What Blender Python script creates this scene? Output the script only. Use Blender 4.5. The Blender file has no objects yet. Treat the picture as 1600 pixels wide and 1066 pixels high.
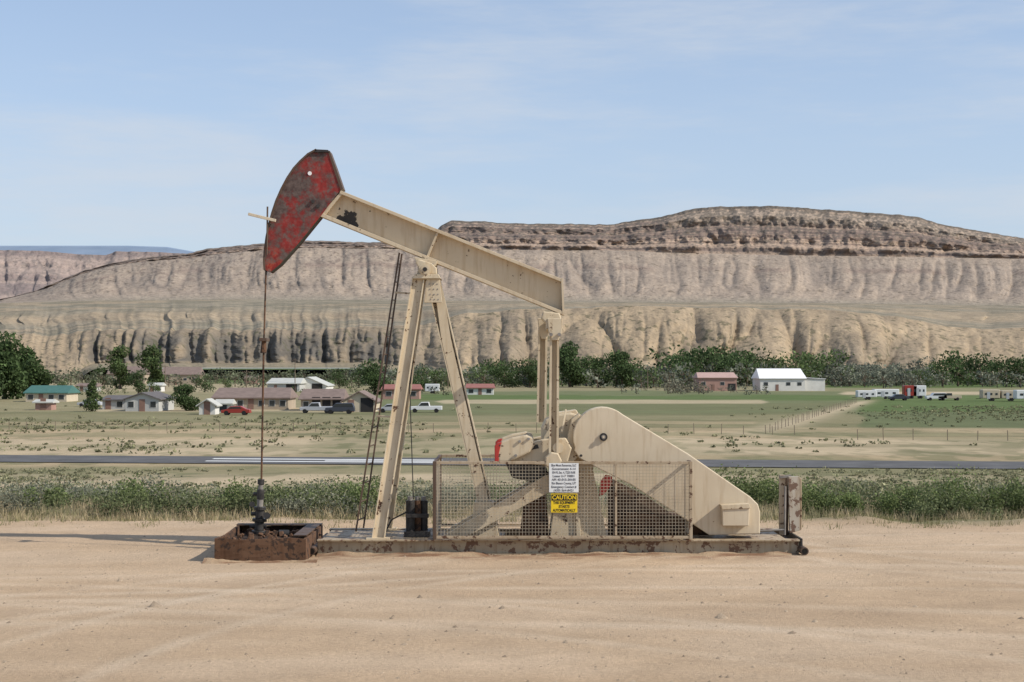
import bpy, bmesh, math, random
import numpy as np
from mathutils import Vector, Matrix
random.seed(7); rng=np.random.default_rng(11)
F=2400.0; H=2.9; HY=575.0; VZ=-4.6
scene=bpy.context.scene
COL=scene.collection
def Q(px,py,d=24.5): return Vector(((px-800)/F*d, d, H-(py-HY)/F*d))
# ---------------------------------------------------------------- noise
def _h(ix,iy,s):
    v=np.sin(ix*127.1+iy*311.7+s*74.7)*43758.5453
    return v-np.floor(v)
def vn(x,y,s=0):
    x=np.asarray(x,float); y=np.asarray(y,float)+0*x
    ix=np.floor(x); iy=np.floor(y); fx=x-ix; fy=y-iy
    fx=fx*fx*(3-2*fx); fy=fy*fy*(3-2*fy)
    a=_h(ix,iy,s); b=_h(ix+1,iy,s); c=_h(ix,iy+1,s); d=_h(ix+1,iy+1,s)
    return (a*(1-fx)+b*fx)*(1-fy)+(c*(1-fx)+d*fx)*fy
def fbm(x,y,o=4,s=0):
    t=0;a=.5;n=0
    for i in range(o):
        t=t+a*vn(x*2**i,y*2**i,s+i*3.1); n+=a; a*=.5
    return t/n
def sstep(a,b,x):
    t=np.clip((x-a)/(b-a),0,1); return t*t*(3-2*t)
def lerp(a,b,t): 
    t=np.asarray(t)[...,None]; return a*(1-t)+np.asarray(b)*t
# ---------------------------------------------------------------- mesh helpers
def fast_mesh(name,V,Fc,col=None,mats=(),smooth=False,midx=None,link=True):
    V=np.asarray(V,np.float32); Fc=np.asarray(Fc,np.int32)
    me=bpy.data.meshes.new(name); n,k=Fc.shape
    me.vertices.add(len(V)); me.vertices.foreach_set('co',V.ravel())
    me.loops.add(n*k); me.loops.foreach_set('vertex_index',Fc.ravel())
    me.polygons.add(n); me.polygons.foreach_set('loop_start',np.arange(0,n*k,k,dtype=np.int32))
    me.polygons.foreach_set('loop_total',np.full(n,k,np.int32))
    if smooth: me.polygons.foreach_set('use_smooth',np.ones(n,bool))
    if midx is not None: me.polygons.foreach_set('material_index',np.asarray(midx,np.int32))
    me.update(calc_edges=True); me.validate()
    if col is not None:
        a=me.color_attributes.new('Col','FLOAT_COLOR','POINT')
        c=np.ones((len(V),4),np.float32); c[:,:3]=col
        a.data.foreach_set('color',c.ravel())
    for m in mats: me.materials.append(m)
    ob=bpy.data.objects.new(name,me)
    if link: COL.objects.link(ob)
    return ob
def grid_faces(r,c):
    i=np.arange(r-1)[:,None]*c+np.arange(c-1)[None,:]
    return np.stack([i,i+1,i+c+1,i+c],-1).reshape(-1,4)
def empty(name,loc=(0,0,0)):
    e=bpy.data.objects.new(name,None); e.empty_display_size=.3; e.location=loc; COL.objects.link(e); return e
def par(o,p):
    if p is not None:
        o.parent=p; o.matrix_parent_inverse=Matrix.Translation(-Vector(p.location))
    return o
def bm_obj(bm,name,mat,parent=None,bev=0,smooth=False):
    bmesh.ops.recalc_face_normals(bm,faces=bm.faces)
    me=bpy.data.meshes.new(name); bm.to_mesh(me); bm.free()
    if mat: 
        for m in (mat if isinstance(mat,(list,tuple)) else [mat]): me.materials.append(m)
    if smooth: me.polygons.foreach_set('use_smooth',[True]*len(me.polygons))
    o=bpy.data.objects.new(name,me); COL.objects.link(o)
    if bev:
        b=o.modifiers.new('b','BEVEL'); b.width=bev; b.segments=2; b.limit_method='ANGLE'; b.angle_limit=math.radians(50)
    return par(o,parent)
def add_prism(bm,pts3,dy):
    a=[bm.verts.new(p) for p in pts3]; b=[bm.verts.new(Vector(p)+Vector((0,dy,0))) for p in pts3]
    n=len(a); bm.faces.new(a); bm.faces.new(b[::-1])
    for i in range(n): bm.faces.new((a[i],b[i],b[(i+1)%n],a[(i+1)%n]))
def prism(name,pts,y0,y1,mat,parent=None,ref=24.5,bev=.006):
    bm=bmesh.new(); P=[]
    for x,y in pts:
        v=Q(x,y,ref); v.y=y0; P.append(v)
    add_prism(bm,P,y1-y0)
    return bm_obj(bm,name,mat,parent,bev)
def frame(p1,p2,up=None):
    z=(p2-p1).normalized(); y=Vector((0,1,0))
    if abs(z.dot(y))>.95: y=Vector((0,0,1))
    x=y.cross(z).normalized(); y=z.cross(x).normalized(); return x,y,z
def add_bar(bm,p1,p2,sx,sy,ox=0,oy=0):
    p1=Vector(p1);p2=Vector(p2); x,y,z=frame(p1,p2); vs=[]
    for p in (p1,p2):
        for a,b in ((-1,-1),(1,-1),(1,1),(-1,1)):
            vs.append(bm.verts.new(p+x*(ox+a*sx/2)+y*(oy+b*sy/2)))
    for f in ((3,2,1,0),(4,5,6,7),(0,1,5,4),(1,2,6,5),(2,3,7,6),(3,0,4,7)): bm.faces.new([vs[i] for i in f])
def add_cyl(bm,p1,p2,r1,r2=None,n=12):
    p1=Vector(p1);p2=Vector(p2); r2=r1 if r2 is None else r2; x,y,z=frame(p1,p2)
    A=[];B=[]
    for i in range(n):
        t=2*math.pi*i/n; v=x*math.cos(t)+y*math.sin(t)
        A.append(bm.verts.new(p1+v*r1)); B.append(bm.verts.new(p2+v*r2))
    bm.faces.new(A[::-1]); bm.faces.new(B)
    for i in range(n): bm.faces.new((A[i],A[(i+1)%n],B[(i+1)%n],B[i]))
def bar(name,p1,p2,sx,sy,mat,parent=None,bev=.004):
    bm=bmesh.new(); add_bar(bm,p1,p2,sx,sy); return bm_obj(bm,name,mat,parent,bev)
def cyl(name,p1,p2,r,mat,parent=None,r2=None,n=20,bev=0):
    bm=bmesh.new(); add_cyl(bm,p1,p2,r,r2,n); return bm_obj(bm,name,mat,parent,bev)
def add_box(bm,c,s):
    x,y,z=c; a,b,h=[v/2 for v in s]
    vs=[bm.verts.new((x+i*a,y+j*b,z+k*h)) for k in(-1,1) for i,j in((-1,-1),(1,-1),(1,1),(-1,1))]
    for f in ((3,2,1,0),(4,5,6,7),(0,1,5,4),(1,2,6,5),(2,3,7,6),(3,0,4,7)): bm.faces.new([vs[i] for i in f])
def box(name,c,s,mat,parent=None,bev=0):
    bm=bmesh.new(); add_box(bm,c,s); return bm_obj(bm,name,mat,parent,bev)
def ibeam(name,p1,p2,h,w,mat,parent=None,tw=.02,tf=.02):
    bm=bmesh.new()
    add_bar(bm,p1,p2,h-2*tf,tw)
    add_bar(bm,p1,p2,tf,w,ox=h/2-tf/2); add_bar(bm,p1,p2,tf,w,ox=-h/2+tf/2)
    return bm_obj(bm,name,mat,parent)
# ---------------------------------------------------------------- materials
def newmat(name,rough=.8,spec=.3,metal=0):
    m=bpy.data.materials.new(name); m.use_nodes=True; nt=m.node_tree
    b=nt.nodes['Principled BSDF']; b.inputs['Roughness'].default_value=rough
    b.inputs['Specular IOR Level'].default_value=spec; b.inputs['Metallic'].default_value=metal
    return m,nt,b
def N(nt,t,**k):
    n=nt.nodes.new(t)
    for a,v in k.items(): setattr(n,a,v)
    return n
def noise(nt,scale,detail=5,vec=None,rough=.55):
    n=N(nt,'ShaderNodeTexNoise'); n.inputs['Scale'].default_value=scale; n.inputs['Detail'].default_value=detail; n.inputs['Roughness'].default_value=rough
    if vec is not None: nt.links.new(vec,n.inputs['Vector'])
    return n.outputs['Fac']
def mrange(nt,v,a,b,c=0,d=1,smooth=False):
    n=N(nt,'ShaderNodeMapRange'); 
    if smooth: n.interpolation_type='SMOOTHSTEP'
    for i,x in zip(('From Min','From Max','To Min','To Max'),(a,b,c,d)): n.inputs[i].default_value=x
    nt.links.new(v,n.inputs['Value']); return n.outputs['Result']
def mixc(nt,fac,a,b,mode='MIX'):
    n=N(nt,'ShaderNodeMix',data_type='RGBA',blend_type=mode)
    for idx,v in ((0,fac),(6,a),(7,b)):
        if hasattr(v,'is_linked'): nt.links.new(v,n.inputs[idx])
        elif idx==0: n.inputs[0].default_value=v
        else: n.inputs[idx].default_value=(*v,1)
    return n.outputs[2]
def math_(nt,op,a,b=0):
    n=N(nt,'ShaderNodeMath',operation=op)
    for i,v in ((0,a),(1,b)):
        if hasattr(v,'is_linked'): nt.links.new(v,n.inputs[i])
        else: n.inputs[i].default_value=v
    return n.outputs[0]
def pos(nt): return N(nt,'ShaderNodeNewGeometry').outputs['Position']
def mapping(nt,vec,scale):
    n=N(nt,'ShaderNodeMapping'); n.inputs['Scale'].default_value=scale; nt.links.new(vec,n.inputs['Vector']); return n.outputs[0]
def bump(nt,b,h,strength,dist):
    n=N(nt,'ShaderNodeBump'); n.inputs['Strength'].default_value=strength; n.inputs['Distance'].default_value=dist
    nt.links.new(h,n.inputs['Height']); nt.links.new(n.outputs[0],b.inputs['Normal'])
def flat(name,c,rough=.8,var=.15,scale=3,metal=0,spec=.3):
    m,nt,b=newmat(name,rough,spec,metal); p=pos(nt)
    f=mrange(nt,noise(nt,scale,5,p),.3,.7)
    c0=tuple(v*(1-var) for v in c); c1=tuple(min(1,v*(1+var)) for v in c)
    nt.links.new(mixc(nt,f,c0,c1),b.inputs['Base Color']); return m
def colmat(name,s1,s2,amt=.25,speck=None,bs=.5,bd=.1,stretch=(1,1,1)):
    m,nt,b=newmat(name,.95,.1); p=pos(nt)
    a=N(nt,'ShaderNodeAttribute',attribute_name='Col').outputs['Color']
    pm=mapping(nt,p,stretch)
    n1=noise(nt,s1,6,pm); n2=noise(nt,s2,5,p)
    f=mrange(nt,n1,.25,.75,1-amt,1+amt); g=mrange(nt,n2,.25,.75,1-amt,1+amt)
    k=math_(nt,'MULTIPLY',f,g)
    c=mixc(nt,1.0,a,k,'MULTIPLY')
    if speck:
        sc,th,sc_col,lim=speck
        s=mrange(nt,noise(nt,sc,3,p),th,th+.04)
        s=math_(nt,'MULTIPLY',s,lim)
        c=mixc(nt,s,c,sc_col)
    nt.links.new(c,b.inputs['Base Color'])
    bump(nt,b,n2,bs,bd); return m
def paint(name,c,rust=.62,patches=(),dirt=.35,rough=.5,rustc=(.09,.045,.025)):
    m,nt,b=newmat(name,rough,.35); p=pos(nt)
    n1=noise(nt,1.7,6,p); n2=noise(nt,9,6,p,.65); st=noise(nt,3,5,mapping(nt,p,(5,5,.5)))
    c1=mixc(nt,mrange(nt,n1,.35,.7,0,dirt),c,tuple(v*k for v,k in zip(c,(.72,.66,.58))))
    c1=mixc(nt,mrange(nt,st,.5,.72,0,dirt*1.1),c1,tuple(v*k for v,k in zip(c,(.62,.52,.42))))
    r=mrange(nt,n2,rust,rust+.03)
    c1=mixc(nt,r,c1,rustc)
    for q,rad in patches:
        vm=N(nt,'ShaderNodeVectorMath',operation='DISTANCE'); nt.links.new(p,vm.inputs[0]); vm.inputs[1].default_value=q
        dd=math_(nt,'ADD',math_(nt,'DIVIDE',vm.outputs['Value'],rad),math_(nt,'MULTIPLY',math_(nt,'SUBTRACT',n2,.5),4.0))
        c1=mixc(nt,mrange(nt,dd,.75,.85,1,0),c1,(.035,.028,.022))
    nt.links.new(c1,b.inputs['Base Color'])
    nt.links.new(mrange(nt,n2,.3,.8,rough-.08,rough+.3),b.inputs['Roughness'])
    bump(nt,b,n2,.12,.01); return m
CREAM=(.59,.495,.35)
m_cream=paint('cream_paint',CREAM,dirt=.55)
m_beam=paint('beam_paint',(.57,.47,.33),rust=.66,dirt=.45,patches=[(Q(541,343,24.49),.16),(Q(533,341,24.49),.09),(Q(552,352,24.49),.08),(Q(660,404,24.4),.07),(Q(578,330,24.49),.02)])
m_leg=paint('leg_paint',CREAM,rust=.61,dirt=.5,patches=[(Q(714,560,24.5),.06),(Q(702,535,24.5),.06),(Q(708,577,24.5),.05),(Q(722,610,24.5),.04)])
m_guard=paint('guard_paint',(.60,.51,.375),rust=.69,dirt=.4,patches=[(Q(893,690,24),.09),(Q(905,712,24),.05)])
m_rust=paint('rusty_steel',(.13,.07,.04),rust=.52,dirt=.8,rough=.85,rustc=(.045,.028,.02))
m_dark=flat('dark_greasy_steel',(.035,.032,.03),.5,.5,9)
m_grey=flat('grey_steel',(.22,.2,.18),.6,.3,8)
m_black=flat('black_oil',(.012,.011,.01),.35,.4,5)
m_oilsoil=flat('oil_soaked_soil',(.045,.028,.018),.8,.5,4)
m_wire=flat('fence_wire',(.42,.36,.27),.7,.25,4)
m_tube=paint('fence_tube',(.42,.34,.24),rust=.56,dirt=.7)
m_darktube=paint('dark_fence_tube',(.10,.065,.045),rust=.6,dirt=.5)
m_white=flat('white_sign',(.74,.75,.74),.5,.04,6)
m_yel=flat('yellow_sign',(.80,.56,.02),.5,.05,6)
m_ink=flat('black_ink',(.02,.02,.02),.6,.1,6)
m_inkg=flat('grey_ink',(.12,.12,.13),.6,.1,6)
m_redp=paint('red_paint',(.45,.045,.035),rust=.58,dirt=.6,rustc=(.05,.03,.03))
m_glass,_nt,_b=newmat('window_glass',.12,.6); _b.inputs['Base Color'].default_value=(.03,.035,.04,1)
m_head,nt,b=newmat('weathered_red_paint',.6,.25); p=pos(nt)
na=noise(nt,3.2,7,p,.65); nb=noise(nt,14,6,p,.65)
sx=N(nt,'ShaderNodeSeparateXYZ'); nt.links.new(p,sx.inputs[0])
mix_=math_(nt,'ADD',math_(nt,'MULTIPLY',na,.7),math_(nt,'MULTIPLY',nb,.35))
edge=mrange(nt,math_(nt,'ADD',sx.outputs['X'],math_(nt,'MULTIPLY',sx.outputs['Z'],-.55)),-7.2,-6.1,.11,-.01)
mix_=math_(nt,'ADD',mix_,edge)
red=mixc(nt,mrange(nt,nb,.35,.65),(.20,.022,.018),(.33,.038,.03))
org=mrange(nt,sx.outputs['Z'],4.35,4.85,1,0)
red=mixc(nt,math_(nt,'MULTIPLY',org,mrange(nt,nb,.4,.6)),red,(.60,.12,.04))
gr=mixc(nt,mrange(nt,nb,.35,.65),(.055,.035,.03),(.14,.10,.085))
c=mixc(nt,mrange(nt,mix_,.47,.59),red,gr)
nt.links.new(c,b.inputs['Base Color']); bump(nt,b,nb,.2,.01)
# ---------------------------------------------------------------- GROUND
def dy(y): return 18000.0/(y-575)
prof_d=[-100,29,33,40,60,90,112,30000]; prof_z=[0,0,-.15,-.55,-1.95,-3.75,VZ,VZ]
def gz(X,d):
    X=np.asarray(X,float); d=np.asarray(d,float)
    e=d-(fbm(X*.25,d*0+3,3,5)-.5)*1.6+.8*sstep(3,9,X)*1.2
    z=np.interp(e,prof_d,prof_z)
    bank=sstep(29,30.2,e)*(1-sstep(60,110,d))
    z=z+bank*(fbm(X*.45,d*.45,4,9)-.45)*.4
    padm=1-sstep(28.5,30,e)
    z=z+padm*((fbm(X*.4,d*.7,4,2)-.5)*.03+(fbm(X*2.5,d*2.5,3,12)-.5)*.014+ .08*np.exp(-((d-28.6)/.8)**2)*(fbm(X*.7,d,3,4)))
    z=z+.03*np.exp(-((d-23.3)/.5)**2)*sstep(-3.5,-2.5,X)*(1-sstep(4.5,5.5,X))
    return z
rows=np.concatenate([np.arange(-14,10,2.0),np.arange(10,36,.12),np.arange(36,60,.35),18000/np.arange(300,17,-.45),[1100,1400,2500,5000,12000,26000]])
uu=np.concatenate([np.linspace(-1.6,-.42,50)[:-1],np.linspace(-.42,.42,460),np.linspace(.42,1.6,50)[1:]])
D=rows[:,None]+0*uu[None,:]; X=uu[None,:]*(D+16)
Z=gz(X,D)
PX=800+F*X/np.maximum(D,1); PY=HY+(H-Z)*F/np.maximum(D,1)
n1=fbm(X*.02+D*.003,D*.02,4,1); n2=fbm(X*.12,D*.05,4,7); n3=fbm(X*.5,D*.25,3,8); n4=fbm(X*.045,D*.02,4,88)
dirt=np.array([.50,.365,.24]); tan=np.array([.40,.31,.195]); pale=np.array([.45,.365,.245])
olive=np.array([.155,.155,.08]); green=np.array([.09,.135,.042]); field=np.array([.135,.155,.075]); scrub=np.array([.23,.21,.12])
C=np.ones(D.shape+(3,))*tan
C=lerp(C,olive,sstep(.45,.65,n2)*.5)
def band(y0,y1,col,amt=1,x0=-9e3,x1=9e3,soft=2.0,jit=6):
    global C
    yy=PY+(n2-.5)*jit*.6+(n1-.5)*jit; xx=PX+(n2-.5)*30
    m=sstep(y0-soft,y0+soft,yy)*(1-sstep(y1-soft,y1+soft,yy))*sstep(x0-6,x0+6,xx)*(1-sstep(x1-6,x1+6,xx))
    C=lerp(C,col,m*amt)
band(560,606,scrub,.9); band(574,599,green,.9,300,580); band(583,613,green,.95,1290,9e3,1,2); band(583,604,green,.6,820,1090)
band(606,648,scrub,.85); band(612,648,field,.85,560,9e3); band(618,626,green,.75,620,1330,1.5); band(631,641,olive,.8,620,1330,1.5); band(625,631,pale,.75,690,1190,1,2); band(612,617,pale,.9,1320,9e3,1,1)
band(600,612,pale,.5,60,420); band(636,646,pale,.6,150,600,1,3)
band(644,672,olive,.75); band(650,656,scrub,.6,-9e3,9e3,1,3); band(660,664,tan,.5,-9e3,1180,1,6); band(626,680,field*.9,.95,1345,9e3); band(618,644,green*1.05,.7,1345,9e3,1,2)
band(670,712,tan,.85); band(677,683,scrub,.6,-9e3,9e3,1,5); band(686,712,pale,.75); band(695,700,scrub,.45,-9e3,9e3,1,6); band(730,743,scrub,.6); band(742,764,pale,.75)
tr=np.exp(-((PX-(1180+(678-PY)*3.4))/ (14+np.clip(PY-625,0,60)*.55))**2)*sstep(622,630,PY)*(1-sstep(676,684,PY))
C=lerp(C,pale*1.02,tr*.85)
C=lerp(C,olive,(sstep(.55,.66,n3)*.4+sstep(.5,.62,n4)*.45)*sstep(664,676,PY))
e=D-(fbm(X*.25,D*0+3,3,5)-.5)*1.6+.8*sstep(3,9,X)*1.2
padm=(1-sstep(29.2,31,e))
pn=fbm(X*.35,D*.8,5,21); pcol=np.ones(C.shape)*dirt
pcol=lerp(pcol,np.array([.55,.42,.295]),sstep(.4,.7,pn)*.6); pcol=lerp(pcol,np.array([.42,.30,.195]),sstep(.5,.8,fbm(X*.25+5,D*.5,4,33))*.5)
for (cx,cy,r,w) in ((5.2,8.,14.6,.16),(5.2,8.,16.3,.16),(-3,-20,37.5,.2),(-3,-20,39.2,.2),(14,30,10.2,.15),(14,30,11.7,.15),(9,12,13.2,.13),(9,12,14.9,.13),(2,-30,50.3,.14),(2,-30,52,.14),(-9,0,19.,.14),(-9,0,20.7,.14)):
    rr=np.hypot(X-cx,D-cy); pcol=lerp(pcol,np.array([.60,.475,.345]),np.exp(-((rr-r)/w)**2)*.7*(.3+.7*vn(X,D,50)))
    pcol=lerp(pcol,np.array([.40,.29,.19]),np.exp(-((rr-r-w*1.6)/(w*.5))**2)*.35*(.2+.8*vn(X*1.3,D,52)))
pcol=lerp(pcol,np.array([.40,.30,.20]),np.exp(-((D-28.9)/.6)**2)*.3*fbm(X,D*3,2,66))
C=C*(1-padm[...,None])+pcol*padm[...,None]
st=np.exp(-((D-23.35)/.3)**2)*sstep(-4.8,-4.2,X)*(1-sstep(3.8,4.8,X))*sstep(.3,.65,fbm(X*2.5,D*5,4,14))
C=lerp(C,np.array([.26,.15,.09]),st*.8)
V=np.stack([X,D,Z],-1).reshape(-1,3)
m_ground,nt,b=newmat('desert_ground',.96,.08); p=pos(nt)
a=N(nt,'ShaderNodeAttribute',attribute_name='Col').outputs['Color']
k1=mrange(nt,noise(nt,1.4,9,mapping(nt,p,(.7,1,1)),.75),.3,.7,.88,1.1); k2=mrange(nt,noise(nt,16,7,p,.8),.3,.7,.82,1.15); k3=mrange(nt,noise(nt,.13,6,p,.65),.3,.7,.87,1.13)
c=mixc(nt,1.,a,math_(nt,'MULTIPLY',math_(nt,'MULTIPLY',k1,k2),k3),'MULTIPLY')
nt.links.new(c,b.inputs['Base Color'])
hh=math_(nt,'ADD',noise(nt,14,9,p,.8),math_(nt,'MULTIPLY',noise(nt,2.5,6,p,.65),.5))
bump(nt,b,hh,.7,.045)
fast_mesh('desert_ground',V,grid_faces(*D.shape),C.reshape(-1,3),[m_ground],True)
# ---------------------------------------------------------------- runway
m_asph=flat('asphalt',(.10,.098,.098),.9,.25,.4); m_lane=flat('white_marking',(.72,.72,.70),.7,.08,.5)
def strip(name,x0,x1,off0,off1,z,mat):
    bm=bmesh.new(); xs=np.linspace(x0,x1,60); 
    cy=lambda x: 121.5-x*.11
    A=[bm.verts.new((x,cy(x)+off0,z)) for x in xs]; B=[bm.verts.new((x,cy(x)+off1,z)) for x in xs]
    for i in range(59): bm.faces.new((A[i],A[i+1],B[i+1],B[i]))
    return bm_obj(bm,name,mat)
strip('airstrip_road',-220,220,-4.2,5.0,VZ+.06,m_asph)
mk=empty('painted_airstrip_marking')
for a0,a1 in ((-1.8,-1.0),(1.2,2.2)): par(strip('stripe',-24.5,-5.6,a0,a1,VZ+.066,m_lane),mk)
par(strip('stripe',-15,-6,-.4,.4,VZ+.066,m_lane),mk)
# ---------------------------------------------------------------- BLUFF / MESA
pxs=np.concatenate([np.arange(-2200,-150,14.),np.arange(-150,1750,1.7),np.arange(1750,3800,14.)])
def KI(keys): 
    k=np.array(keys,float); return np.interp(pxs,k[:,0],k[:,1])
def Zof(y,d): return H+(HY-y)/F*d
def addrow(store,y,d,col,disp=0,zd=0):
    d0=d+0*pxs; z=Zof(y,d0)+zd; x=(pxs-800)/F*d0
    store.append((x,d0+disp,z,col))
def build(name,store,mat):
    X=np.array([s[0] for s in store]); Y=np.array([s[1] for s in store]); Z=np.array([s[2] for s in store]); C=np.array([s[3] for s in store])
    return fast_mesh(name,np.stack([X,Y,Z],-1).reshape(-1,3),grid_faces(*X.shape),np.clip(C,0,1).reshape(-1,3),[mat],True)
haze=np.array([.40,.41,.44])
def hz(c,t): return c*(1-t)+haze*t  # aerial haze blended into the terrain vertex colours, more with distance
one=np.ones(len(pxs))
def gul(x,s,seed):
    v=vn(x+.6*fbm(x*.5,s*1.3,3,seed+9),s,seed); r=np.abs(2*v-1); return 1-(1-np.clip(r,0,1))**2
top=KI([(-2200,520),(-300,515),(0,522),(100,524),(150,514),(300,515),(500,514),(600,511),(660,508),(700,498),(730,490),(800,485),(940,480),(1100,481),(1250,484),(1330,489),(1400,496),(1470,508),(1540,515),(1640,512),(3800,500)])
top=top+(fbm(pxs/40,pxs*0,3,3)-.5)*5+(1-sstep(560,740,pxs))*(fbm(pxs/9,pxs*0,3,4)-.5)*7
left=(1-sstep(560,740,pxs))*sstep(110,160,pxs)
right=sstep(680,760,pxs)*(1-sstep(1380,1500,pxs))
store=[]
cb=np.array([.37,.28,.18]); cb2=np.array([.29,.225,.15]); cgrey=np.array([.105,.095,.08])
for s in np.linspace(0,1,110):
    lf=left
    yb=597-lf*22
    prof_r=s**1.05
    prof_l=np.interp(s,[0,.18,.26,.9,1],[0,.13,.2,.97,1])
    pr=prof_r*(1-lf)+prof_l*lf
    y=yb+(top-yb)*pr
    dm=950+(120*s)*(1-lf)+lf*120*np.interp(s,[0,.18,.85,1],[0,.6,.85,1])
    env=np.interp(s,[0,.12,.4,.8,1],[.1,.5,1,.75,.25])
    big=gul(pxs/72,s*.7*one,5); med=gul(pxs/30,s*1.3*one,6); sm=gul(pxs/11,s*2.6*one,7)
    p1=gul(pxs/30,s*.3*one,15); p2=gul(pxs/14,s*.4*one,16)
    disp=-right*env*(34*big+12*med+3.5*sm) - (1-right)*(1-lf)*env*(9*big+5*med+2*sm)
    disp=disp-lf*math.sin(math.pi*min(1,s*.88+.06))**.6*(9*p1+9*p2+4*sm)
    disp=disp+(fbm(pxs/14,s*14*one,4,2)-.5)*5
    col=lerp(np.ones((len(pxs),3))*cb,cb2,fbm(pxs/50,s*6*one,3,40))
    if s<.3: col=lerp(col,np.array([.20,.18,.12]),(1-s/.3)*.8*one)
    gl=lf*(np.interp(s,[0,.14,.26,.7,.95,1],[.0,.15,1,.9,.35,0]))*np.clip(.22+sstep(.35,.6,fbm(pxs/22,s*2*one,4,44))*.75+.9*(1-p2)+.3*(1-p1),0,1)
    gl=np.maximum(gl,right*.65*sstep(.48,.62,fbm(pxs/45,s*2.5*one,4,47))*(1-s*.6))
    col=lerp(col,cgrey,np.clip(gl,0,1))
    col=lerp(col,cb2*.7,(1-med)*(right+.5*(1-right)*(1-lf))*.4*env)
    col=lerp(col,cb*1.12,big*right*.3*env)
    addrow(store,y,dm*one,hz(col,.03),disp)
foot=KI([(-2200,470),(0,474),(150,470),(400,468),(700,470),(1000,472),(1300,474),(1600,478),(3800,480)])
mid=np.array([.265,.225,.16])
for i,s in enumerate(np.linspace(0,1,90)[1:]):
    d=1070+(2400-1070)*s**1.4
    b2=np.interp(s,[0,.35,.6,1],[0,.30,.72,1])
    y=top+(foot-top)*b2
    g=gul(pxs/26,s*4*one,15)*np.exp(-((s-.42)/.10)**2)*(1-right*.6)
    col=lerp(np.ones((len(pxs),3))*mid,cb*.92,sstep(.4,.65,fbm(pxs/160,s*9*one,4,16))*.6)
    col=lerp(col,np.array([.155,.14,.095]),sstep(.42,.62,fbm(pxs/40,s*26*one,4,18))*.65)
    col=lerp(col,cb,np.exp(-((s-.42)/.10)**2)*.7*(1-.3*right))
    col=lerp(col,cb2*.6,np.exp(-((s-.42)/.10)**2)*.6*(1-g)*(1-right)*sstep(.4,.6,fbm(pxs/60,s*3*one,3,19)))
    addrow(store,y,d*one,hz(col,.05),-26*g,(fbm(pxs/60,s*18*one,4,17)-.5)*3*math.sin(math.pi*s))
m_bluff=colmat('bluff_soil',.05,.3,.17,speck=(.16,.58,(.085,.085,.05),.6),bs=.7,bd=1.5)
build('desert_bluff',store,m_bluff)
sky=KI([(-2200,475),(-300,476),(0,468),(60,452),(130,424),(180,410),(230,402),(290,397),(330,388),(400,381),(480,376),(560,378),(625,379),(672,372),(690,352),(705,344),(740,346),(800,349),(870,350),(950,351),(985,346),(1040,338),(1085,326),(1120,323),(1200,322),(1270,326),(1350,332),(1430,338),(1470,350),(1520,360),(1600,372),(1700,388),(1900,400),(2500,420),(3800,440)])
cliff=KI([(-2200,478),(-300,478),(0,470),(60,455),(130,428),(180,415),(230,408),(290,405),(330,399),(400,392),(480,388),(560,389),(625,389),(672,389),(740,391),(950,392),(1060,396),(1200,399),(1400,402),(1600,405),(1700,410),(1900,420),(2500,430),(3800,450)])
sky=sky+(fbm(pxs/12,pxs*0,3,60)-.5)*2.5
ft2=foot+.0
store=[]
slopec=np.array([.365,.28,.20]); slopeg=np.array([.25,.20,.155])
cliffc=np.array([.17,.115,.085]); cliffl=np.array([.37,.265,.185]); jun=np.array([.08,.065,.045])
hgt=np.clip((ft2-cliff)/75,0,1)
leftz=1-sstep(550,760,pxs)
for s in np.linspace(0,1,110):
    pr=s**1.5*.8+.2*s
    y=ft2+(cliff-ft2)*pr
    env=np.interp(s,[0,.15,.45,.75,.95,1],[.0,.2,1,.8,.4,.25])
    wp=pxs+10*(fbm(pxs/45,s*2*one,3,23)-.5)
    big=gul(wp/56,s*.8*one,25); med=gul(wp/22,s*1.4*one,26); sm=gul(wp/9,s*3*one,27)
    disp=-hgt*env*(34*big+19*med+5*sm)+(fbm(pxs/10,s*14*one,4,29)-.5)*8
    col=lerp(np.ones((len(pxs),3))*slopec,slopeg,fbm(pxs/70,s*5*one,4,30)*.9)
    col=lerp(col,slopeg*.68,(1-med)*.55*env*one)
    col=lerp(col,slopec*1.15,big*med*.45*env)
    col=lerp(col,cliffc*1.1,np.exp(-((s-.72-.06*fbm(pxs/40,one,3,35))/.04)**2)*.55*sstep(.42,.6,fbm(pxs/50,s*3*one,3,34)))
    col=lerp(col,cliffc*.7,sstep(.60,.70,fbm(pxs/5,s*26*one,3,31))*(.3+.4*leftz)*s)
    if s<.25: col=lerp(col,mid*.95,(1-s/.25)*.9*one)
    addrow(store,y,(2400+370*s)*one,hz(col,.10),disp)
d_top=2920.
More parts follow.
